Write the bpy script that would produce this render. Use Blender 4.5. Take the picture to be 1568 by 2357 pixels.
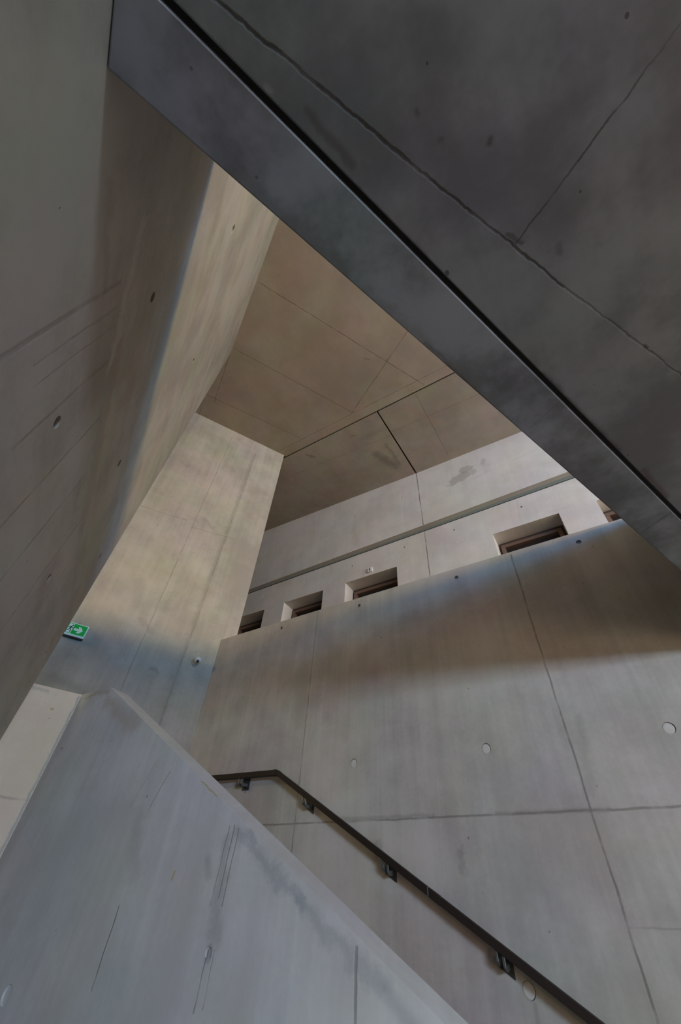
import bpy, bmesh, math
from mathutils import Vector, Matrix
from mathutils.geometry import tessellate_polygon
C = bpy.context.scene.collection
for o in list(bpy.data.objects): bpy.data.objects.remove(o)
ZC = 1.6                                    # eye height; wall numbers below are heights above the eye
# ------------------------------------------------------------------ camera
R = [[-0.8489216893394669, -0.525462840875014, 0.05675181255770813],
     [0.3434648719697663, -0.630106842088564, -0.696417438951646],
     [0.4017011912999731, -0.571711614726111, 0.7153893922162]]
cam = bpy.data.cameras.new('camera'); co = bpy.data.objects.new('camera', cam); C.objects.link(co)
cam.sensor_fit = 'VERTICAL'; cam.sensor_height = 36; cam.sensor_width = 36
cam.lens = 36 * 939.61 / 2357
cam.clip_start = 0.02
M = Matrix(((R[0][0], -R[1][0], -R[2][0], 0), (R[0][1], -R[1][1], -R[2][1], 0), (R[0][2], -R[1][2], -R[2][2], ZC), (0, 0, 0, 1)))
co.matrix_world = M
bpy.context.scene.camera = co
# ------------------------------------------------------------------ world, lights, exposure
vs = bpy.context.scene.view_settings
vs.view_transform = 'Standard'; vs.look = 'None'; vs.gamma = 1; vs.exposure = 0; vs.use_curve_mapping = False
w = bpy.data.worlds.new('world'); bpy.context.scene.world = w; w.use_nodes = True
w.node_tree.nodes['Background'].inputs[0].default_value = (.35, .5, .8, 1)
w.node_tree.nodes['Background'].inputs[1].default_value = .0

def area(name, loc, target, sx, sy, power, col, spread=180):
    l = bpy.data.lights.new(name, 'AREA'); l.shape = 'RECTANGLE'; l.size = sx; l.size_y = sy
    l.energy = power; l.color = col; l.spread = math.radians(spread)
    o = bpy.data.objects.new(name, l); C.objects.link(o); o.location = loc
    d = Vector(target) - Vector(loc); o.rotation_euler = d.to_track_quat('-Z', 'Y').to_euler(); return o
XB = -8.6                                   # the glazed end of the hall, behind the viewer
area('daylight_window_high', (XB, 0.2, ZC + 2.8), (0, 0.2, ZC + 2.8), 9.0, .7, 930, (1.0, .71, .29))
area('daylight_window_sky', (XB, 0.2, ZC + 3.75), (0, 0.2, ZC + 3.75), 9.0, 1.1, 500, (.10, .46, 1.0))
LW = lambda x, d=.02: (x - .4939*d, (.5369 + .4939*-x)/.8695 - .8695*d)
def inwall(name, x, z, sx, sz, p, c, dz=0, spread=180):
    q = LW(x); area(name, (q[0], q[1], ZC + z), (q[0]-.4939, q[1]-.8695, ZC + z + dz), sx, sz, p, c, spread)
inwall('blue_fill_high', -5.6, 3.8, 4.0, 1.2, 430, (.08, .42, 1.0))  # added blue fill for the stair wall and gallery; no clerestory exists
inwall('warm_fill_low', -3.6, -.35, 3.4, .7, 115, (1.0, .70, .42))  # added warm fill low along the left wall, which has no opening
area('cool_fill_low', (LW(-3.3)[0], LW(-3.3)[1], ZC + .92), (1.8, -2.0, ZC + .45), 2.6, .54, 272, (.58, .76, 1.0), 150)  # added cool fill below the bridge for parapet and lower stair wall
area('corridor_fill', (5.0, 1.0, ZC + 2.6), (4.2, -1.0, ZC + .8), .6, .6, 20, (1.0, .80, .42))  # added warm fill, unseen, to brown the lower pier and stair wall

# ------------------------------------------------------------------ materials
def mat(name): 
    m = bpy.data.materials.new(name); m.use_nodes = True; return m, m.node_tree
def plain(name, col, rough=.5, metal=0, emit=0, noise=.0, emcol=None):
    m, nt = mat(name); b = nt.nodes['Principled BSDF']
    b.inputs['Roughness'].default_value = rough; b.inputs['Metallic'].default_value = metal
    tc = nt.nodes.new('ShaderNodeTexCoord'); n = nt.nodes.new('ShaderNodeTexNoise'); n.inputs['Scale'].default_value = 14
    n.inputs['Detail'].default_value = 5
    nt.links.new(tc.outputs['Object'], n.inputs['Vector'])
    mx = nt.nodes.new('ShaderNodeMix'); mx.data_type = 'RGBA'
    k = 1 - (noise or .12)
    mx.inputs[6].default_value = (col[0]*k, col[1]*k, col[2]*k, 1); mx.inputs[7].default_value = (*col, 1)
    nt.links.new(n.outputs['Fac'], mx.inputs[0]); nt.links.new(mx.outputs[2], b.inputs['Base Color'])
    if emit:
        b.inputs['Emission Color'].default_value = (*(emcol or col), 1); b.inputs['Emission Strength'].default_value = emit
    return m

def concrete(name, ca, cb, segs=(), blots=(), streak=.35, pits=.5, wob=.012, lines=1.0, dark=(.10, .08, .06), mott=1.0, vert=True, seed=0.0, bump=.25, span=.22, wsc=5):
    """cast concrete: cloudy tone, streaks of the formwork, air holes, seams (segs) and stains and tints (blots) at places given in wall metres"""
    m, nt = mat(name); N = nt.nodes; K = nt.links.new; b = N['Principled BSDF']
    b.inputs['Roughness'].default_value = .62
    b.inputs['Specular IOR Level'].default_value = .35
    def node(t, **kw):
        n = N.new(t)
        for k, v in kw.items(): setattr(n, k, v)
        return n
    def math_(op, a, bb=None, clamp=False):
        n = node('ShaderNodeMath', operation=op, use_clamp=clamp)
        for i, v in enumerate((a, bb)):
            if v is None: continue
            if isinstance(v, (int, float)): n.inputs[i].default_value = v
            else: K(v, n.inputs[i])
        return n.outputs[0]
    def vm(op, a, bb=None, sc=None, out=0):
        n = node('ShaderNodeVectorMath', operation=op)
        for i, v in enumerate((a, bb)):
            if v is None: continue
            if isinstance(v, (tuple, list)): n.inputs[i].default_value = v
            else: K(v, n.inputs[i])
        if sc is not None:
            if isinstance(sc, (int, float)): n.inputs['Scale'].default_value = sc
            else: K(sc, n.inputs['Scale'])
        return n.outputs[out]
    def noise(vec, scale, det=5, rough=.55, col=False):
        n = node('ShaderNodeTexNoise'); n.inputs['Scale'].default_value = scale; n.inputs['Detail'].default_value = det
        n.inputs['Roughness'].default_value = rough; K(vec, n.inputs['Vector']); return n.outputs['Color' if col else 'Fac']
    def rng(v, a, bb, c=0., d=1.):
        n = node('ShaderNodeMapRange', interpolation_type='SMOOTHSTEP'); K(v, n.inputs[0])
        for i, x in zip((1, 2, 3, 4), (a, bb, c, d)): n.inputs[i].default_value = x
        return n.outputs[0]
    uvn = node('ShaderNodeUVMap'); uvn.uv_map = 'UVMap'
    uv = vm('ADD', uvn.outputs[0], (seed*0, 0, 0))
    sv = vm('ADD', uvn.outputs[0], (seed, seed*1.7, 0))
    big = noise(sv, 1.6 if span < .2 else .75, 5 if span < .2 else 4); mid = noise(sv, 3.2, 6, .6); fine = noise(sv, 38, 4, .6)
    st = noise(vm('MULTIPLY', sv, (5.5, .45, 1) if vert else (.9, 3.2, 1)), 1.6, 4)
    st2 = noise(vm('MULTIPLY', sv, (24, .8, 1) if vert else (3, 12, 1)), 1.2, 3)
    f = math_('ADD', math_('MULTIPLY', big, .9*mott), math_('MULTIPLY', mid, .55*mott))
    f = math_('ADD', f, math_('MULTIPLY', st, streak)); f = math_('ADD', f, math_('MULTIPLY', st2, streak*.45))
    f = math_('ADD', f, math_('MULTIPLY', fine, .16))
    tot = 1.45*mott + streak*1.45 + .16
    f = rng(f, tot*.5-span, tot*.5+span)
    mx = node('ShaderNodeMix', data_type='RGBA'); mx.inputs[6].default_value = (*ca, 1); mx.inputs[7].default_value = (*cb, 1); K(f, mx.inputs[0])
    col = mx.outputs[2]
    hue = noise(vm('ADD', sv, (7.3, 2.1, 0)), 1.7, 3, col=True)
    hs = node('ShaderNodeMix', data_type='RGBA', blend_type='SOFT_LIGHT'); hs.inputs[0].default_value = .22
    K(col, hs.inputs[6]); K(hue, hs.inputs[7]); col = hs.outputs[2]
    def over(col, fac, c):
        x = node('ShaderNodeMix', data_type='RGBA'); K(fac, x.inputs[0]); K(col, x.inputs[6]); x.inputs[7].default_value = (*c, 1); return x.outputs[2]
    def seg(P, a, bq, wd, soft):
        a = (a[0], a[1], 0); d = (bq[0]-a[0], bq[1]-a[1], 0); L2 = max(d[0]**2+d[1]**2, 1e-6)
        q = vm('SUBTRACT', P, a)
        t = math_('MULTIPLY', vm('DOT_PRODUCT', q, d, out=1), 1/L2, clamp=True)
        q2 = vm('SUBTRACT', q, vm('SCALE', d, None, sc=t))
        ln = vm('LENGTH', q2, out=1)
        return rng(ln, wd*soft, wd, 1, 0)
    # seams
    P1 = vm('ADD', uv, vm('SCALE', vm('SUBTRACT', vm('MULTIPLY', noise(sv, wsc, 5, .65, True), (1, 1, 0)), (.5, .5, 0)), None, sc=wob*2))
    height = math_('MULTIPLY', mid, .35)
    brk = rng(noise(sv, 7, 3), .34, .56, .35, 1)
    acc = None
    for s_ in segs:
        a, bq, wd, stg = s_[:4]
        v = math_('MULTIPLY', seg(P1, a, bq, wd, .25), stg)
        acc = v if acc is None else math_('MAXIMUM', acc, v)
    if acc is not None:
        acc = math_('MULTIPLY', math_('MULTIPLY', acc, brk), lines)
        col = over(col, acc, dark); height = math_('SUBTRACT', height, math_('MULTIPLY', acc, .8))
    # stains and painted tints, each with its own ragged outline
    P2 = vm('ADD', uv, vm('SCALE', vm('SUBTRACT', vm('MULTIPLY', noise(sv, 9, 6, .7, True), (1, 1, 0)), (.5, .5, 0)), None, sc=.16))
    P3 = vm('ADD', uv, vm('SCALE', vm('SUBTRACT', vm('MULTIPLY', noise(sv, 14, 6, .7, True), (1, 1, 0)), (.5, .5, 0)), None, sc=.03))
    for (a, bq, wd, soft, stg, c) in blots:
        v = seg(P2 if wd > .03 else P3, a, bq, wd, soft)
        col = over(col, math_('MULTIPLY', v, stg), c)
    # air holes
    if pits:
        for sc, rad, thr in ((7, .05, .62), (17, .075, .72)):
            vo = node('ShaderNodeTexVoronoi'); vo.inputs['Scale'].default_value = sc; K(vm('MULTIPLY', sv, (1, .8, 1)), vo.inputs['Vector'])
            sep = node('ShaderNodeSeparateColor'); K(vo.outputs['Color'], sep.inputs[0])
            sel = rng(sep.outputs[0], thr, thr+.02)
            siz = math_('MULTIPLY', sep.outputs[1], rad)
            dsk = math_('MULTIPLY', math_('LESS_THAN', vo.outputs['Distance'], siz), sel)
            col = over(col, math_('MULTIPLY', dsk, pits), (dark[0]*.7, dark[1]*.7, dark[2]*.7))
            height = math_('SUBTRACT', height, math_('MULTIPLY', dsk, .8))
    K(col, b.inputs['Base Color'])
    bp = node('ShaderNodeBump'); bp.inputs['Strength'].default_value = bump; bp.inputs['Distance'].default_value = .012
    K(height, bp.inputs['Height']); K(bp.outputs[0], b.inputs['Normal'])
    return m

WARM_A, WARM_B = (.36, .325, .28), (.50, .465, .415)
GREY_A, GREY_B = (.38, .35, .315), (.54, .505, .46)
STAIN = (.16, .14, .12)
def V(x, z0=-1.7, z1=6.3, wd=.008, s=.5): return ((x, z0), (x, z1), wd, s)
m_right = concrete('concrete_stair_wall', GREY_A, GREY_B, segs=[
    ((.292, 2.33), (.292, -1.6), .009, .55), ((2.293, 2.33), (2.293, -1.6), .008, .42),
    ((3.69, .535), (-2.2, .535), .009, .5), ((.303, .09), (-2, .09), .006, .22),
    ((4.3, 2.33), (4.3, -1.6), .009, .5), ((-1.71, 2.33), (-1.71, -1.6), .009, .5)],
    blots=[((1.60, .40), (1.60, .33), .05, 0, .35, STAIN), ((1.05, .36), (1.05, .28), .045, 0, .35, STAIN),
           ((1.95, .55), (1.2, .545), .022, 0, .35, STAIN), ((.8, .54), (.2, .535), .02, 0, .3, STAIN),
           ((.78, -.19), (.78, -.27), .02, 0, .4, (.2, .22, .16)), ((.2, 1.0), (.26, .6), .05, 0, .2, STAIN)], seed=1.0)
m_gallery = concrete('concrete_gallery_wall', (.60, .56, .515), (.72, .68, .635), segs=[
    ((1.653, 6.3), (1.638, 4.8), .012, .8), ((1.632, 4.65), (1.625, 1.3), .010, .8),
    ((.25, 3.7), (.12, 5.0), .004, .2), ((1.5, 5.35), (-.4, 5.55), .005, .3), ((-.1, 4.2), (-.5, 4.2), .004, .25)],
    blots=[((.98, 5.56), (.80, 5.60), .11, .7, .42, (.25, .21, .18)), ((.80, 5.74), (.70, 5.72), .09, .7, .40, (.25, .21, .18)), ((.66, 5.60), (.62, 5.62), .06, .6, .3, (.25, .21, .18)), ((1.10, 5.50), (1.05, 5.48), .05, .5, .25, (.25, .21, .18)), ((.42, 5.80), (.45, 5.72), .06, .2, .3, (.22, .2, .17)),
           ((3.0, 5.3), (2.9, 4.9), .12, 0, .12, STAIN)], streak=.25, pits=.4, seed=4.0, dark=(.12, .09, .07))
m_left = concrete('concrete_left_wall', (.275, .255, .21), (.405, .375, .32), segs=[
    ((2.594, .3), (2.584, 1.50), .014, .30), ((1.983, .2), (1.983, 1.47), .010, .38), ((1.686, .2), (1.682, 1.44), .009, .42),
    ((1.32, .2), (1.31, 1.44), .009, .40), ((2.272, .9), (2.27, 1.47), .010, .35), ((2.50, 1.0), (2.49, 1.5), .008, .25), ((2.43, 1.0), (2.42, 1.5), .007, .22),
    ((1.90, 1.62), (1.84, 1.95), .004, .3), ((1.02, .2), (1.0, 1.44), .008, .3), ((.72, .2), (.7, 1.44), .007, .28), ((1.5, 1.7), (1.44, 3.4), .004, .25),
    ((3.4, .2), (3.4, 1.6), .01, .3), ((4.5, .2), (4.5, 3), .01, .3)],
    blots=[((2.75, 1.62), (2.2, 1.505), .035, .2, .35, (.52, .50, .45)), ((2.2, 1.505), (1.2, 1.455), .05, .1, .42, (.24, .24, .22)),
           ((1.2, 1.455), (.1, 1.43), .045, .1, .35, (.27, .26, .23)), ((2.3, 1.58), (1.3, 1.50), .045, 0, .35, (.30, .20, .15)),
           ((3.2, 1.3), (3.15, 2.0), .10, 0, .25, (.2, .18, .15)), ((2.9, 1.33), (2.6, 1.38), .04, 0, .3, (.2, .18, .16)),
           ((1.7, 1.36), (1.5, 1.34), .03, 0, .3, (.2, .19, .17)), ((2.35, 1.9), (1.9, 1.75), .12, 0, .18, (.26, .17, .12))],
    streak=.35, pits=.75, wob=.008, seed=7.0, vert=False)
m_pier = concrete('concrete_pier', (.34, .315, .27), (.49, .455, .395), segs=[
    ((.985, 6.0), (1.0, .2), .009, .32), ((.505, 5.9), (.535, .2), .010, .30),
    ((2.6, 3.70), (1.10, 3.855), .007, .38), ((1.01, 3.772), (.42, 3.85), .007, .38), ((.04, 5.95), (2.2, 6.0), .006, .2)],
    blots=[((1.3, 2.75), (1.2, 2.45), .10, .2, .22, (.24, .21, .18)), ((1.1, 2.3), (.95, 2.2), .05, 0, .3, (.24, .21, .17)),
           ((.52, 5.8), (.53, 3.9), .05, 0, .22, STAIN), ((.53, 3.8), (.54, 1.2), .05, 0, .22, STAIN),
           ((.78, 1.83), (.72, 1.80), .04, 0, .4, (.2, .18, .15)), ((.9, 4.0), (.75, 3.9), .06, 0, .25, STAIN),
           ((.30, 4.9), (.25, 2.8), .18, .1, .16, (.30, .25, .19)), ((.9, 1.35), (.55, 1.2), .07, 0, .3, STAIN), ((1.6, 1.5), (1.1, 1.42), .08, 0, .22, STAIN)], seed=11.0)
GA, GB = .48, -.88
m_ceil = concrete('concrete_ceiling', (.30, .245, .19), (.37, .31, .245), segs=[
    ((2.135, -.63), (.796, -3.15), .009, .55), ((3.06, -1.15), (2.038, -3.02), .009, .5), ((4.0, -1.5), (3.12, -3.0), .009, .5),
    ((.1, -1.96), (2.051, -3.014), .009, .6), ((3.9, -3.03), (-3, -3.045), .008, .5), ((3.156, -1.167), (4.0, -1.67), .008, .6),
    ((4.065, -1.5), (4.45, -1.75), .008, .5), ((-2.4, -.5), (0, -1.9), .009, .5), ((1.25, -.1), (-.2, -2.8), .009, .4)],
    blots=[((1.4, -2.3), (1.34, -2.36), .02, 0, .6, STAIN), ((1.13, -2.51), (1.1, -2.5), .035, 0, .5, (.22, .13, .06)), ((3.9, -2.9), (3.3, -2.6), .12, 0, .22, (.25, .19, .08))],
    streak=.1, pits=.4, seed=15.0, dark=(.10, .065, .045))
m_ceilg = concrete('concrete_gallery_ceiling', (.28, .24, .195), (.37, .32, .265), segs=[
    ((3.05, -3.3), (3.016, -4.7), .007, .3), ((4.6, -3.6), (1.7, -3.75), .007, .35), ((.977, -3.25), (.971, -4.62), .007, .55), ((1.63, -3.69), (-.6, -3.76), .007, .5)],
    blots=[((2.10, -4.0), (1.93, -4.42), .13, .1, .55, (.13, .12, .11)), ((1.85, -3.9), (1.83, -4.4), .06, 0, .45, (.14, .13, .12)),
           ((3.25, -3.35), (3.15, -3.47), .05, 0, .5, (.15, .13, .11)), ((2.28, -3.42), (2.22, -3.46), .04, 0, .5, (.17, .14, .08)), ((2.2, -3.55), (1.8, -3.55), .08, 0, .25, (.15, .14, .13)),
           ((1.2, -3.4), (.9, -3.9), .12, 0, .2, (.40, .24, .15))], streak=.1, pits=.4, seed=19.0, dark=(.14, .07, .045))
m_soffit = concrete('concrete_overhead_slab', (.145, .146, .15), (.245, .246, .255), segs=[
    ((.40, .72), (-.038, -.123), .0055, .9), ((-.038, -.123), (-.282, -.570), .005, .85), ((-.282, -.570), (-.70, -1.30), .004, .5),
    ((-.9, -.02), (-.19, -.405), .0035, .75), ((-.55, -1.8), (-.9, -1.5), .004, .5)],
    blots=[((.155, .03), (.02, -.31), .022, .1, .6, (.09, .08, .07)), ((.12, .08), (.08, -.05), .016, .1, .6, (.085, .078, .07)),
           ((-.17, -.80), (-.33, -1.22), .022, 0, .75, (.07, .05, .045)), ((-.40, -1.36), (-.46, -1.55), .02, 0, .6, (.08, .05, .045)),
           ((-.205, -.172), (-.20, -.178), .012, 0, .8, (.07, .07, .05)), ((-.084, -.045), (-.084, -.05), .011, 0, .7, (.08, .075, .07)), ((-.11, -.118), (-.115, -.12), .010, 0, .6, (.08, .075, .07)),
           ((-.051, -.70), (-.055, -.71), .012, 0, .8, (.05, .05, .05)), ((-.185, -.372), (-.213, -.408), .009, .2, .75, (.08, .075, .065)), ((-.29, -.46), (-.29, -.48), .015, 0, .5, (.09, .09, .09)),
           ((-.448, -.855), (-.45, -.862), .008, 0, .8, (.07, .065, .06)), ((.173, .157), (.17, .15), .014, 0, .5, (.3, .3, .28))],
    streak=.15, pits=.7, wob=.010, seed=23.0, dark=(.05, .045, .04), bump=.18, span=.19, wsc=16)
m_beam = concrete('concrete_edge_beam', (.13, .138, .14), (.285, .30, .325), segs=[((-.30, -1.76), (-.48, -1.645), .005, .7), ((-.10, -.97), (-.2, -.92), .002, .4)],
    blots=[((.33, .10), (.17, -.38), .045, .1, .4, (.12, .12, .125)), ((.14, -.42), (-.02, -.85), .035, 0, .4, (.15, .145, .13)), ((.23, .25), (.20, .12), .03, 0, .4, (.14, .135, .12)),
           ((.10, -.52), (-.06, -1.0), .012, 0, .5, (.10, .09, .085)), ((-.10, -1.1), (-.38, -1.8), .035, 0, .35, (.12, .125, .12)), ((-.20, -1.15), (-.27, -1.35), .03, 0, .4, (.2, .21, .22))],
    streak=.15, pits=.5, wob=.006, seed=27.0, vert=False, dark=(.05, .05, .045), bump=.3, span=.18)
YEL = (.42, .33, .05)
m_para = concrete('concrete_parapet', (.51, .495, .475), (.65, .635, .62), segs=[
    ((.843, -.03), (.843, -1.6), .008, .5), ((1.399, .26), (1.408, .06), .004, .5), ((1.425, .26), (1.44, .04), .004, .4), ((1.375, .25), (1.385, .04), .004, .45),
    ((1.936, .02), (1.94, -.20), .005, .6), ((2.01, .52), (2.09, .35), .003, .5), ((1.878, .48), (1.945, .33), .003, .55), ((1.41, -.07), (1.42, -.2), .005, .4), ((1.38, -.07), (1.385, -.19), .004, .4)],
    blots=[((1.42, .20), (1.40, -.02), .045, .1, .35, (.25, .24, .24)), ((1.40, -.07), (1.40, -.08), .022, .5, .5, (.25, .25, .26)),
           ((1.38, .24), (1.04, .055), .035, 0, .5, (.28, .29, .30)), ((1.04, .055), (.76, -.09), .035, 0, .4, (.28, .29, .30)), ((.76, -.1), (.6, -.2), .03, 0, .4, (.28, .29, .30)),
           ((2.69, .93), (2.3, .73), .08, 0, .4, (.36, .26, .18)), ((2.98, 1.0), (2.75, 1.0), .035, 0, .4, (.30, .19, .10)), ((3.0, .9), (3.0, -.3), .10, 0, .22, (.2, .19, .17)),  # first blot tints the upper face brown in place of warm light
           ((1.668, .125), (1.675, .105), .008, 0, .8, YEL), ((1.645, .426), (1.53, .364), .0045, 0, .8, YEL), ((2.0, .3), (1.9, .1), .06, 0, .15, STAIN), ((1.5, .16), (1.48, .12), .03, 0, .3, STAIN)],
    streak=.4, pits=.6, seed=31.0)
m_strip = concrete('concrete_parapet_return', (.66, .52, .39), (.78, .63, .49), segs=[((.0, .42), (.5, .42), .01, .3)],
    blots=[((.01, 1.0), (.012, -.4), .012, .1, .7, (.33, .34, .32)), ((.12, .9), (.13, .9), .012, 0, .7, (.45, .22, .08)), ((.2, .99), (.3, 1.0), .02, 0, .5, (.36, .36, .31))], streak=.25, pits=.6, seed=35.0)
m_shell = concrete('concrete_shell', (.30, .24, .18), (.38, .31, .24), pits=0, seed=40.0)
m_floor = concrete('polished_screed', (.095, .085, .075), (.13, .12, .105), pits=0, seed=44.0)
m_groove = concrete('grey_green_channel', (.15, .165, .145), (.22, .235, .21), pits=0, streak=.1, seed=48.0)
m_seal = plain('dark_grey_sealant', (.03, .031, .033), .7)
m_mortar = plain('pale_mortar', (.66, .63, .58), .8, noise=.25)
m_black = plain('black_joint_filler', (.012, .010, .009), .9)
m_bronze = plain('dark_bronze_metal', (.020, .012, .008), .6, .2)
m_steel = plain('grey_steel', (.20, .21, .21), .4, .7)
m_steeldk = plain('dark_steel', (.07, .075, .075), .5, .6)
m_wood = plain('brown_door_frame', (.17, .105, .075), .5)
m_wooddk = plain('dark_door_frame', (.055, .03, .02), .6)
m_glass = plain('dark_glazing', (.035, .028, .024), .15)
m_white = plain('white_plastic', (.75, .74, .72), .45)
m_housing = plain('grey_housing', (.45, .46, .46), .5)
m_green = plain('exit_green', (.0, .16, .03), .4, 0, .35, emcol=(0, .30, .03))
m_signwhite = plain('sign_white', (.55, .72, .68), .4, 0, .12)
m_darkplastic = plain('dark_plastic', (.02, .02, .02), .3)

# ------------------------------------------------------------------ mesh helpers
def link(name, bm, m, parent=None, bevel=0, smooth=False):
    me = bpy.data.meshes.new(name); bmesh.ops.recalc_face_normals(bm, faces=bm.faces); bm.to_mesh(me); bm.free()
    for x in (m if isinstance(m, (list, tuple)) else [m]): me.materials.append(x)
    if smooth:
        for p in me.polygons: p.use_smooth = True
    o = bpy.data.objects.new(name, me); C.objects.link(o)
    if parent: o.parent = parent; o.matrix_parent_inverse = parent.matrix_world.inverted()
    if bevel:
        b = o.modifiers.new('bevel', 'BEVEL'); b.width = bevel; b.segments = 2; b.limit_method = 'ANGLE'; b.angle_limit = math.radians(40)
    return o
def struct(o, kind='structure'): o['kind'] = kind; return o
def thing(name, label, cat, loc, group=None):
    o = bpy.data.objects.new(name, None); o.empty_display_size = .1; C.objects.link(o); o.location = loc
    o['label'] = label; o['category'] = cat
    if group: o['group'] = group
    bpy.context.view_layer.update(); return o
def circ(u, v, r, n=28): return [(u + r*math.cos(2*math.pi*i/n), v + r*math.sin(2*math.pi*i/n)) for i in range(n)]
def sect(bm, pts, uvf=None):
    pass
def panel(name, O, U, Vv, Nn, outline, thick, m, holes=(), parent=None, bevel=0):
    """wall slab: outline and openings in wall metres (u,v); Nn points to the seen side; holes = (loop, depth)"""
    O, U, Vv, Nn = Vector(O), Vector(U), Vector(Vv), Vector(Nn)
    bm = bmesh.new(); uvl = bm.loops.layers.uv.new('UVMap')
    P = lambda q, d=0: O + U*q[0] + Vv*q[1] - Nn*d
    loops = [list(outline)] + [list(h[0]) for h in holes]
    fr = [[bm.verts.new(P(q)) for q in lp] for lp in loops]
    flat = [v for lp in fr for v in lp]; fq = [q for lp in loops for q in lp]
    def face(vs, qs):
        try: f = bm.faces.new(vs)
        except ValueError: return
        for l, q in zip(f.loops, qs): l[uvl].uv = q
    for t in tessellate_polygon([[Vector((q[0], q[1], 0)) for q in lp] for lp in loops]):
        face([flat[i] for i in t], [fq[i] for i in t])
    bk = [bm.verts.new(P(q, thick)) for q in outline]
    n = len(outline)
    for i in range(n):
        j = (i+1) % n; a, b_ = outline[i], outline[j]
        # side faces: carry the texture round the corner
        L = math.hypot(b_[0]-a[0], b_[1]-a[1]); nx, ny = (b_[1]-a[1])/L*thick, -(b_[0]-a[0])/L*thick
        face([fr[0][i], fr[0][j], bk[j], bk[i]], [a, b_, (b_[0]+nx, b_[1]+ny), (a[0]+nx, a[1]+ny)])
    for t in tessellate_polygon([[Vector((q[0], q[1], 0)) for q in outline]]):
        face([bk[i] for i in t][::-1], [(outline[i][0]+3, outline[i][1]) for i in t][::-1])
    for lp, vs, (h, dep) in zip(loops[1:], fr[1:], holes):
        bot = [bm.verts.new(P(q, dep)) for q in lp]; k = len(lp)
        for i in range(k):
            j = (i+1) % k; a, b_ = lp[i], lp[j]
            L = math.hypot(b_[0]-a[0], b_[1]-a[1]); nx, ny = (b_[1]-a[1])/L*dep, -(b_[0]-a[0])/L*dep
            face([vs[i], vs[j], bot[j], bot[i]], [a, b_, (b_[0]+nx, b_[1]+ny), (a[0]+nx, a[1]+ny)])
        face(bot, lp)
    me = bpy.data.meshes.new(name); bmesh.ops.recalc_face_normals(bm, faces=bm.faces); bm.to_mesh(me); bm.free()
    me.materials.append(m)
    o = bpy.data.objects.new(name, me); C.objects.link(o)
    if parent: o.parent = parent; o.matrix_parent_inverse = parent.matrix_world.inverted()
    if bevel:
        b = o.modifiers.new('bevel', 'BEVEL'); b.width = bevel; b.segments = 2; b.limit_method = 'ANGLE'; b.angle_limit = math.radians(40)
    return o
def hexa(name, bot, top, m, parent=None, bevel=0, uvaxes=(0, 1)):
    """solid between two matching polygons; texture metres from the world axes named"""
    bm = bmesh.new(); uvl = bm.loops.layers.uv.new('UVMap')
    b = [bm.verts.new(p) for p in bot]; t = [bm.verts.new(p) for p in top]; n = len(b)
    bm.faces.new(b[::-1]); bm.faces.new(t)
    for i in range(n): bm.faces.new([b[i], b[(i+1) % n], t[(i+1) % n], t[i]])
    bmesh.ops.recalc_face_normals(bm, faces=bm.faces)
    for f in bm.faces:
        nn = f.normal; a = max(range(3), key=lambda i: abs(nn[i])); ax = {2: (0, 1), 1: (0, 2), 0: (1, 2)}[a]
        for l in f.loops:
            c = l.vert.co; z = (c[0], c[1], c[2]-ZC); l[uvl].uv = (z[ax[0]], z[ax[1]])
    return link(name, bm, m, parent, bevel)
def box(bm, a, b):
    vs = [bm.verts.new((x, y, z)) for x in (a[0], b[0]) for y in (a[1], b[1]) for z in (a[2], b[2])]
    for f in ((0, 1, 3, 2), (4, 6, 7, 5), (0, 4, 5, 1), (2, 3, 7, 6), (0, 2, 6, 4), (1, 5, 7, 3)): bm.faces.new([vs[i] for i in f])
def boxo(name, a, b, m, parent=None, bevel=0):
    bm = bmesh.new(); box(bm, a, b); return link(name, bm, m, parent, bevel)

# ------------------------------------------------------------------ the hall
X, Z = (1, 0, 0), (0, 0, 1)
# right stair wall, its top is the gallery balustrade
tie = [(circ(x, .887, .031), .012) for x in (2.80, 1.801, .795, -.226, -1.23)][1:]
tie += [(circ(.798, -.145, .033), .012), (circ(-.226, -.145, .033), .012), (circ(1.8, -.145, .033), .012)]
tie += [(circ(x, 2.262, .020), .022) for x in (2.77, 1.795, .79, -.222, -1.22)]
struct(panel('wall_right', (0, -3.0, ZC), X, Z, (0, 1, 0), [(-8.7, -1.6), (3.66, -1.6), (3.70, 2.345), (1.161, 2.358), (-.546, 2.363), (-8.7, 2.363)], .148, m_right, tie))
wr = bpy.data.objects['wall_right']
for x, z in ((1.801, .887), (.795, .887), (-.226, .887), (-1.23, .887), (.798, -.145), (-.226, -.145), (1.8, -.145)):
    bm = bmesh.new(); a_ = [bm.verts.new((x + .0285*math.cos(t*math.pi/16), -3.0118, ZC + z + .0285*math.sin(t*math.pi/16))) for t in range(32)]
    b_ = [bm.verts.new((v.co.x, -3.0085, v.co.z)) for v in a_]; c_ = [bm.verts.new((x + (v.co.x-x)*.75, -3.0065, ZC+z+(v.co.z-ZC-z)*.75)) for v in a_]; bm.faces.new(a_[::-1]); bm.faces.new(c_)
    for i in range(32): bm.faces.new([a_[i], a_[(i+1) % 32], b_[(i+1) % 32], b_[i]]); bm.faces.new([b_[i], b_[(i+1) % 32], c_[(i+1) % 32], c_[i]])
    link('tie_hole_plug', bm, m_mortar, wr)
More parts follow.
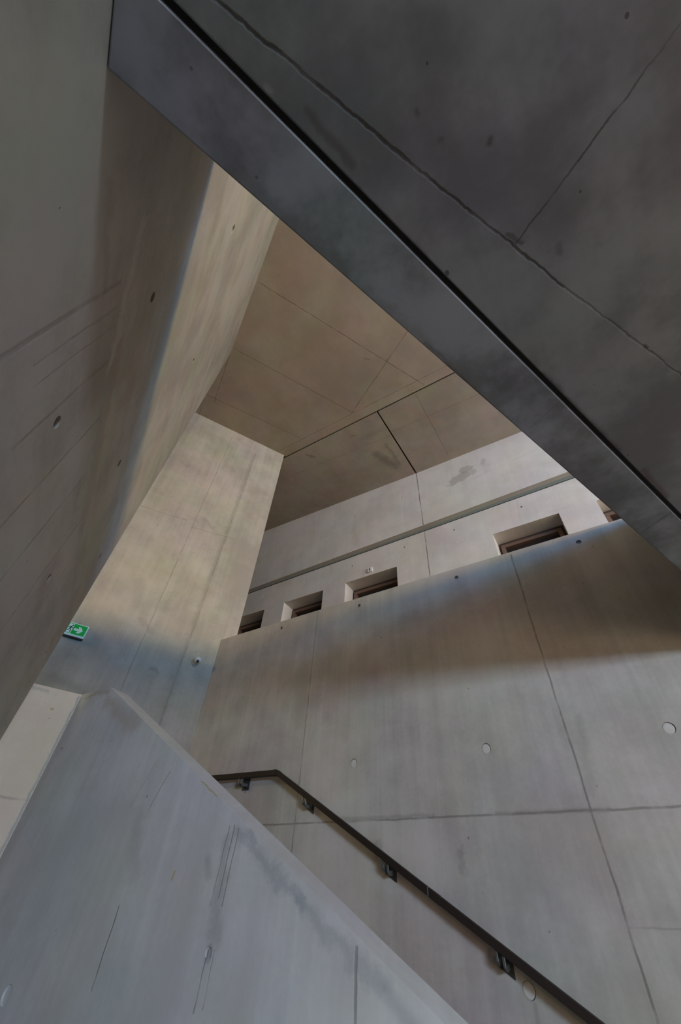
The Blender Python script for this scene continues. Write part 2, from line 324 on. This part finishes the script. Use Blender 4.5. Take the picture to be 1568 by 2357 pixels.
# gallery wall: below and above the recessed channel
gl = lambda x: 4.666 - .0082*(x + .616)                  # lower lip
gu = lambda x: 4.827 - .0170*(x + .560)                  # upper lip
door_spec = [(-.285, .616, 4.137), (2.156, 3.118, 4.112), (3.570, 4.427, 4.112), (4.886, 5.75, 4.10), (-1.66, -.750, 4.14)]
dh = [([(a, 1.36), (b, 1.36), (b, t), (a, t)], .40) for a, b, t in door_spec]
gtl = [(circ(x, z, .019), .02) for x, z in ((.129, 4.468), (1.154, 4.464), (2.01, 4.455), (3.006, 4.432), (3.998, 4.433), (4.987, 4.426))]
gtu = [(circ(x, z, .017), .02) for x, z in ((1.991, 5.669), (2.989, 5.633), (3.974, 5.616), (4.965, 5.596))]
GY = -4.7515
struct(panel('wall_gallery', (0, GY, ZC), X, Z, (0, 1, 0), [(-8.7, 1.2), (7.6, 1.2), (7.6, gl(7.6)), (-8.7, gl(-8.7))], .42, m_gallery, dh + gtl))
struct(panel('wall_gallery', (0, GY, ZC), X, Z, (0, 1, 0), [(-8.7, gu(-8.7)), (7.6, gu(7.6)), (7.6, 6.5), (-8.7, 6.5)], .42, m_gallery, gtu))
ch = bmesh.new(); 
def quadbox(bm, x0, x1, y0, y1, zf0, zf1):
    vs = []
    for x in (x0, x1):
        for y in (y0, y1):
            for zf in (zf0, zf1): vs.append(bm.verts.new((x, y, ZC + zf(x))))
    for f in ((0, 1, 3, 2), (4, 6, 7, 5), (0, 4, 5, 1), (2, 3, 7, 6), (0, 2, 6, 4), (1, 5, 7, 3)): bm.faces.new([vs[i] for i in f])
quadbox(ch, -8.7, 7.6, GY-.42, GY-.085, lambda x: gl(x)-.0, lambda x: gu(x)+.0)
struct(link('trim_1', ch, m_groove))
ch = bmesh.new(); quadbox(ch, -8.7, 7.6, GY-.085, GY-.004, lambda x: gl(x)-.0, lambda x: gl(x)+.018)
struct(link('trim_2', ch, m_black))
# pier
A = Vector((-.473, -.881, 0)).normalized(); NP = Vector((.881, -.473, 0)).normalized()
e1 = Vector((3.612, -3.155, ZC))
sh = [([(1.26+.0, 2.37), (1.285, 2.37), (1.285, 2.395), (1.26, 2.395)], .01)]
struct(panel('wall_pier', e1, -A, Z, -NP, [(0, -1.6), (7.2, -1.6), (7.2, 6.17), (0, 6.17)], .32, m_pier, [], bevel=.006))
# left wall
E0 = Vector((3.171, -1.183, ZC)); DL = Vector((.8695, -.4939, 0)).normalized(); NL = Vector((.4939, .8695, 0)).normalized()
lt = [(circ(u, v, r), .03) for u, v, r in ((2.205, 1.135, .024), (2.401, 1.87, .024), (2.414, 3.278, .03), (1.355, 1.865, .024), (.367, 1.842, .022), (1.176, 1.136, .022), (1.372, 3.247, .024), (.317, 3.272, .022), (3.42, 1.15, .024), (.2, 1.14, .022))]
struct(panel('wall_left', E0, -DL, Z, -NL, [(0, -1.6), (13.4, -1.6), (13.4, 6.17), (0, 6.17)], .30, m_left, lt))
# ceilings
def cpanel(name, pts, th, m, zf=lambda x, y: 6.168):
    return hexa(name, [(x, y, ZC + zf(x, y)) for x, y in pts], [(x, y, ZC + 6.168 + th) for x, y in pts], m)
struct(cpanel('ceiling', [(-8.7, -3.193), (3.60, -3.193), (7.6, -1.0), (7.6, 8.0), (-8.7, 8.0)], .35, m_ceil))
zg = lambda x: 6.174 + (x - 1.65)*.0425 if x > 1.65 else 6.174 + (x - 1.65)*.0255
def gsheet(xa, xb, xa2, xb2, zf, nx=24, ny=10):
    """slab whose soffit dips evenly from the joint (y -3.218) to the gallery wall"""
    bm = bmesh.new(); uvl = bm.loops.layers.uv.new('UVMap'); g = []
    for i in range(nx+1):
        row = []
        for j in range(ny+1):
            t = j/ny; x = (xa+(xb-xa)*i/nx)*(1-t) + (xa2+(xb2-xa2)*i/nx)*t; y = -3.218 + (GY-.01+3.218)*t
            row.append(bm.verts.new((x, y, ZC + 6.168*(1-t) + zf(x)*t)))
        g.append(row)
    for i in range(nx):
        for j in range(ny): bm.faces.new([g[i][j], g[i+1][j], g[i+1][j+1], g[i][j+1]])
    top = [bm.verts.new((v.co.x, v.co.y, ZC + 6.518)) for v in (g[0][0], g[nx][0], g[nx][ny], g[0][ny])]
    bm.faces.new(top[::-1])
    bm.faces.new([g[i][0] for i in range(nx+1)] + [top[1], top[0]]); bm.faces.new([g[i][ny] for i in range(nx, -1, -1)] + [top[3], top[2]])
    bm.faces.new([g[nx][j] for j in range(ny+1)] + [top[2], top[1]]); bm.faces.new([g[0][j] for j in range(ny, -1, -1)] + [top[0], top[3]])
    for f in bm.faces:
        for l in f.loops: l[uvl].uv = (l.vert.co.x, l.vert.co.y)
    me = bpy.data.meshes.new('ceiling_gallery'); bmesh.ops.recalc_face_normals(bm, faces=bm.faces); bm.to_mesh(me); bm.free(); me.materials.append(m_ceilg)
    o = bpy.data.objects.new('ceiling_gallery', me); C.objects.link(o); return o
struct(gsheet(1.678, 7.6, 1.668, 7.6, lambda x: zg(x)))
struct(gsheet(-8.7, 1.652, -8.7, 1.636, lambda x: zg(max(x, -2))))
struct(boxo('roof', (-8.9, -5.4, ZC+6.53), (7.9, 8.2, ZC+6.7), m_black))
# floors
struct(hexa('floor', [(-8.9, -5.4, -.2), (7.9, -5.4, -.2), (7.9, 8.2, -.2), (-8.9, 8.2, -.2)], [(-8.9, -5.4, 0), (7.9, -5.4, 0), (7.9, 8.2, 0), (-8.9, 8.2, 0)], m_floor))
struct(hexa('floor_gallery', [(-8.6, GY, ZC+1.2), (7.5, GY, ZC+1.2), (7.5, -3.148, ZC+1.2), (-8.6, -3.148, ZC+1.2)], [(-8.6, GY, ZC+1.36), (7.5, GY, ZC+1.36), (7.5, -3.148, ZC+1.36), (-8.6, -3.148, ZC+1.36)], m_floor))
# shell round the far sides, unseen
struct(panel('wall_far', (7.6, 0, ZC), (0, 1, 0), Z, (-1, 0, 0), [(-5.2, -1.6), (8.1, -1.6), (8.1, 6.5), (-5.2, 6.5)], .25, m_shell))
struct(panel('wall_side', (0, 8.0, ZC), X, Z, (0, -1, 0), [(-8.7, -1.6), (7.6, -1.6), (7.6, 6.5), (-8.7, 6.5)], .25, m_shell))
struct(panel('wall_back', (-8.7, 0, ZC), (0, 1, 0), Z, (1, 0, 0), [(-5.2, -1.6), (8.1, -1.6), (8.1, 6.5), (-5.2, 6.5)], .25, m_shell))

# ------------------------------------------------------------------ overhead bridge: slab and edge beam that carries its parapet
br = thing('footbridge', 'dark grey concrete footbridge overhead with a narrow black gap along its edge beam', 'footbridge', (-1, -1, ZC+1.2565))
ZS = ZC + 1.2565
def along(p, q, y=None, onleft=False):
    d = (q[0]-p[0], q[1]-p[1])
    if onleft:
        t = (.5355 - .4939*p[0] - .8695*p[1]) / (.4939*d[0] + .8695*d[1]); return (p[0]+d[0]*t, p[1]+d[1]*t)
    t = (y - p[1]) / d[1]; return (p[0]+d[0]*t, y)
ep, eq = (.449, .363), (-.488, -2.092)
gp, gq = (.277, .362), (-.503, -1.715)
e_l, e_r = along(ep, eq, onleft=True), along(ep, eq, -2.999)
g_l, g_r = along(gp, gq, onleft=True), along(gp, gq, -2.999)
edge = [e_l, (.141, -.4475), e_r]
pb = [e_l, e_r, g_r, g_l]
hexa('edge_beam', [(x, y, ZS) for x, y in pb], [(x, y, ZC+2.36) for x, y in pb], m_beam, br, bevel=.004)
sh_ = lambda p, d: (p[0]-d, p[1]+d*.0)
s_l = along((gp[0]-.015, gp[1]), (gq[0]-.015, gq[1]), onleft=True); s_r = (g_r[0]-.015, -2.999)
ps = [s_l, s_r, (-6.2, -2.999), (-4.9, (.5355+.4939*4.9)/.8695)]
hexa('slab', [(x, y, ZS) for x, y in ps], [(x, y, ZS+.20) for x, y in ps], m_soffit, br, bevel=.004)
pf = [g_l, g_r, s_r, s_l]
hexa('joint_filler', [(x, y, ZS+.022) for x, y in pf], [(x, y, ZS+.2) for x, y in pf], m_seal, br)

# ------------------------------------------------------------------ stair, landing, parapet
nr = 9; rise = ZC/nr; run = .322; x0 = 2.62 - run*(nr-1)
prof = [(x0 - run*0, 0)]
for i in range(nr):
    prof.append((x0 + run*i, rise*(i+1)))
    if i < nr-1: prof.append((x0 + run*(i+1), rise*(i+1)))
xe = 3.2
poly = [(x0, 0)]
for i in range(nr-1): poly += [(x0+run*i, rise*(i+1)), (x0+run*(i+1), rise*(i+1))]
poly += [(x0+run*(nr-1), 0)]
struct(hexa('floor_stair', [(x, -2.995, z) for x, z in poly], [(x, -1.582, z) for x, z in poly], m_floor))
lp = [(x0+run*(nr-1)+.002, -2.995), (3.66, -2.995), (4.35, -1.72), (6.6, 2.5), (4.9, 3.0), (3.36, -1.13), (3.17, -1.582), (x0+run*(nr-1)+.002, -1.582)]
struct(hexa('floor_landing', [(x, y, ZC-.35) for x, y in lp], [(x, y, ZC) for x, y in lp], m_floor))
pa = thing('stair_parapet', 'pale concrete stair parapet filling the lower left, with a light sloping top edge', 'parapet', (1.5, -1.45, 0))
zt = lambda x: 1.021 - .5453*(2.725 - x)
fp = [(-.40, -1.6), (3.039, -1.6), (3.039, 1.023), (2.725, 1.021), (-.40, zt(-.40))]
side = panel('side_wall', (0, -1.45, ZC), X, Z, (0, 1, 0), fp, .132, m_para, [(circ(1.404, -.074, .014), .004), (circ(2.455, -.255, .03), .008)], pa)
DS = Vector((.473, .881, 0)).normalized()
panel('return_wall', Vector((3.039, -1.45, ZC)), DS, Z, (-.881, .473, 0), [(.0, -1.6), (.75, -1.6), (.75, 1.024), (.0, 1.024)], .13, m_strip, [], pa, bevel=.003)

# ------------------------------------------------------------------ doors of the gallery
def ring(bm, a, b, t, w_, y0, y1, z0):
    for (p, q) in (((a, z0), (a+w_, t)), ((b-w_, z0), (b, t)), ((a+w_, t-w_), (b-w_, t))):
        box(bm, (p[0], y1, ZC+p[1]), (q[0], y0, ZC+q[1]))
for i, (a, b, t) in enumerate(door_spec):
    root = bpy.data.objects.new('door_%d' % (i+1), None); C.objects.link(root); root.location = ((a+b)/2, GY-.25, ZC+1.36); root['kind'] = 'structure'
    bpy.context.view_layer.update()
    bm = bmesh.new(); ring(bm, a+.001, b-.001, t-.001, .045, GY-.262, GY-.36, 1.361); link('outer_frame', bm, m_wooddk, root, .003)
    bm = bmesh.new(); ring(bm, a+.034, b-.034, t-.052, .055, GY-.235, GY-.33, 1.361); link('frame', bm, m_wood, root, .003)
    boxo('pane', (a+.08, GY-.31, ZC+1.362), (b-.08, GY-.30, ZC+t-.10), m_glass, root)

# ------------------------------------------------------------------ handrail on the right wall
hr = thing('handrail', 'dark bronze flat handrail fixed to the right wall below the round tie holes', 'handrail', (1.7, -2.95, ZC))
YF, YB = -2.905, -2.940
rt = lambda x: .874 - .549*(x - 2.461)*(-1) if x < 2.461 else .874 + .018*(x-2.461)
rt = lambda x: (.876 - .549*(2.461 - x)) if x < 2.461 else .876 + .016*(x - 2.461)
hv = .040
def bar(name, x_a, x_b, m, pr=0, parent=hr, bevel=.002):
    xs = [x_a, x_b]
    pts = [(x, rt(x)) for x in xs]
    return hexa(name, [(x, YB-pr, ZC+z-hv-pr) for x, z in pts] + [(x, YB-pr, ZC+z+pr) for x, z in pts][::-1], [(x, YF+pr, ZC+z-hv-pr) for x, z in pts] + [(x, YF+pr, ZC+z+pr) for x, z in pts][::-1], m, parent, bevel)
bar('rail', 2.463, 3.45, m_bronze); bar('rail', -.45, 2.4605, m_bronze)
bar('joint_sleeve', 2.466, 2.497, m_bronze, .0012); bar('joint_sleeve', 2.425, 2.448, m_bronze, .0012); bar('joint_sleeve', 1.232, 1.238, m_steel, .0006); bar('joint_sleeve', 1.17, 1.226, m_bronze, .0010)
for k, xc in enumerate((2.845, 2.165, 1.505, .885, .2)):
    fl = xc > 2.461; s_ = 0 if fl else .549
    zc = rt(xc) - hv
    brk = bpy.data.objects.new('bracket', None); C.objects.link(brk); brk.location = (xc, -3.0, ZC+zc-.05); brk.parent = hr
    bpy.context.view_layer.update(); brk.matrix_parent_inverse = hr.matrix_world.inverted(); bpy.context.view_layer.update()
    h2 = .036
    q = [(xc-h2, zc-.068 - s_*h2), (xc+h2, zc-.068 + s_*h2), (xc+h2, zc+.03 + s_*h2), (xc-h2, zc+.03 - s_*h2)]
    hexa('wall_plate', [(x, -2.9995, ZC+z) for x, z in q], [(x, -2.9925, ZC+z) for x, z in q], m_steeldk, brk, .0008)
    for dx in (-.016, .016):
        bm = bmesh.new(); xa = xc + dx
        zz = zc + s_*dx
        prof = [(-2.9925, zz-.045), (-2.928, zz-.052), (-2.914, zz-.038), (-2.914, zz+.001), (-2.926, zz+.001), (-2.926, zz-.030), (-2.9925, zz-.024)]
        l_ = [bm.verts.new((xa-.006, y, ZC+z - s_*.006)) for y, z in prof]; r_ = [bm.verts.new((xa+.006, y, ZC+z + s_*.006)) for y, z in prof]
        bm.faces.new(l_[::-1]); bm.faces.new(r_)
        for i in range(len(prof)): bm.faces.new([l_[i], l_[(i+1) % len(prof)], r_[(i+1) % len(prof)], r_[i]])
        link('arm', bm, m_steel, brk, .001)

# ------------------------------------------------------------------ emergency exit sign on the pier
def frame(u, v, d=0.0): return e1 + (-A)*u + Vector((0, 0, v)) - NP*d
sg = thing('exit_sign', 'green and white emergency exit sign with running figure and right arrow', 'sign', frame(1.622, 1.977, .02))
def plate(name, loop, d0, d1, m, parent=sg, flip=True):
    # loop in sign metres, x to the viewer's right
    bm = bmesh.new()
    a = [bm.verts.new(frame(1.622 - x, 1.977 + y, d0)) for x, y in loop]; b = [bm.verts.new(frame(1.622 - x, 1.977 + y, d1)) for x, y in loop]
    for t in tessellate_polygon([[Vector((x, y, 0)) for x, y in loop]]):
        bm.faces.new([b[i] for i in t]); bm.faces.new([a[i] for i in t][::-1])
    n = len(loop)
    for i in range(n): bm.faces.new([a[i], a[(i+1) % n], b[(i+1) % n], b[i]])
    return link(name, bm, m, parent)
rc = lambda x0, y0, x1, y1: [(x0, y0), (x1, y0), (x1, y1), (x0, y1)]
W2, H2 = .102, .066
plate('housing', rc(-W2, -H2-.006, W2, H2), 0.0, .032, m_housing)
plate('dark_strip', rc(-W2+.002, -H2-.016, W2-.006, -H2-.0065), 0.004, .030, m_darkplastic)  # dark strip just below the housing
plate('border', rc(-W2+.002, -H2, W2-.002, H2-.002), .032, .034, m_signwhite)
plate('face', rc(-W2+.010, -H2+.016, W2-.012, H2-.010), .034, .0355, m_green)
plate('fixing_clip', rc(-.012, H2+.0005, .010, H2+.012), .0, .022, m_steel)
plate('doorway', rc(-.078, -.046, -.034, .050), .0355, .0362, m_signwhite)
def limb(pts, wd):
    out = []; back = []
    for i, (x, y) in enumerate(pts):
        a = pts[max(i-1, 0)]; b = pts[min(i+1, len(pts)-1)]; L = math.hypot(b[0]-a[0], b[1]-a[1]); nx, ny = -(b[1]-a[1])/L*wd/2, (b[0]-a[0])/L*wd/2
        out.append((x+nx, y+ny)); back.append((x-nx, y-ny))
    return out + back[::-1]
fig = bmesh.new()
for lp_ in (circ(-.044, .034, .0072, 14), limb([(-.050, .024), (-.058, .000)], .014), limb([(-.053, .020), (-.068, .018), (-.074, .004)], .006), limb([(-.050, .020), (-.040, .008), (-.029, .012)], .006),
            limb([(-.056, .000), (-.044, -.016), (-.048, -.038)], .0075), limb([(-.059, .000), (-.066, -.020), (-.086, -.022)], .0075)):
    a = [fig.verts.new(frame(1.622 - x, 1.977 + y, .0362)) for x, y in lp_]; b = [fig.verts.new(frame(1.622 - x, 1.977 + y, .0368)) for x, y in lp_]
    for t in tessellate_polygon([[Vector((x, y, 0)) for x, y in lp_]]): fig.faces.new([b[i] for i in t])
    for i in range(len(lp_)): fig.faces.new([a[i], a[(i+1) % len(lp_)], b[(i+1) % len(lp_)], b[i]])
link('running_figure', fig, plain('pictogram_green', (.0, .07, .035), .5), sg)
plate('arrow', [(-.022, -.011), (.022, -.011), (.010, -.032), (.036, -.032), (.062, .001), (.036, .034), (.010, .034), (.022, .013), (-.022, .013)], .0355, .0362, m_signwhite)

# ------------------------------------------------------------------ round detector on the pier
def lathe(name, p0, axis, prof, m, parent, n=28):
    axis = Vector(axis).normalized(); q = Vector((0, 0, 1)).rotation_difference(axis); bm = bmesh.new(); rings = []
    for r, h in prof: rings.append([bm.verts.new(Vector(p0) + q @ Vector((r*math.cos(2*math.pi*i/n), r*math.sin(2*math.pi*i/n), h))) for i in range(n)])
    for a, b in zip(rings, rings[1:]):
        for i in range(n): bm.faces.new([a[i], a[(i+1) % n], b[(i+1) % n], b[i]])
    bm.faces.new(rings[0][::-1]); bm.faces.new(rings[-1])
    return link(name, bm, m, parent, smooth=True)
dt = thing('motion_detector', 'small white and dark round detector on the pier near the balustrade end', 'detector', frame(.37, 2.02))
out_ = -NP
lathe('mount', frame(.383, 1.985), out_, [(.030, 0), (.030, .008), (.022, .014), (.014, .016), (.014, .034)], m_housing, dt)
lathe('body', frame(.370, 2.012, .050), (out_ + Vector((0, 0, -1.0))), [(.004, -.040), (.022, -.036), (.033, -.022), (.036, -.004), (.035, .012), (.026, .022)], m_white, dt)
lathe('lens', Vector(frame(.370, 2.012, .050)) + (out_ + Vector((0, 0, -1.0))).normalized()*.0222, (out_ + Vector((0, 0, -1.0))), [(.014, 0), (.014, .010), (.010, .016), (.004, .018)], m_darkplastic, dt)

# ------------------------------------------------------------------ white plate with a dark pictogram above the second gallery door
wp = thing('door_sign', 'small square white sign with dark figure above a gallery door', 'sign', (2.636, GY, ZC+4.207))
boxo('plate', (2.594, GY+.0005, ZC+4.163), (2.677, GY+.028, ZC+4.250), m_white, wp, .002)
bm = bmesh.new()
for cx, cz, rx, rz in ((2.636, 4.226, .008, .008), (2.636, 4.200, .0095, .020)):
    lp_ = [(cx + rx*math.cos(2*math.pi*i/20), cz + rz*math.sin(2*math.pi*i/20)) for i in range(20)]
    a = [bm.verts.new((x, GY+.0281, ZC+z)) for x, z in lp_]; b = [bm.verts.new((x, GY+.0292, ZC+z)) for x, z in lp_]
    bm.faces.new(b[::-1])
    for i in range(20): bm.faces.new([a[i], a[(i+1) % 20], b[(i+1) % 20], b[i]])
link('pictogram', bm, m_darkplastic, wp)
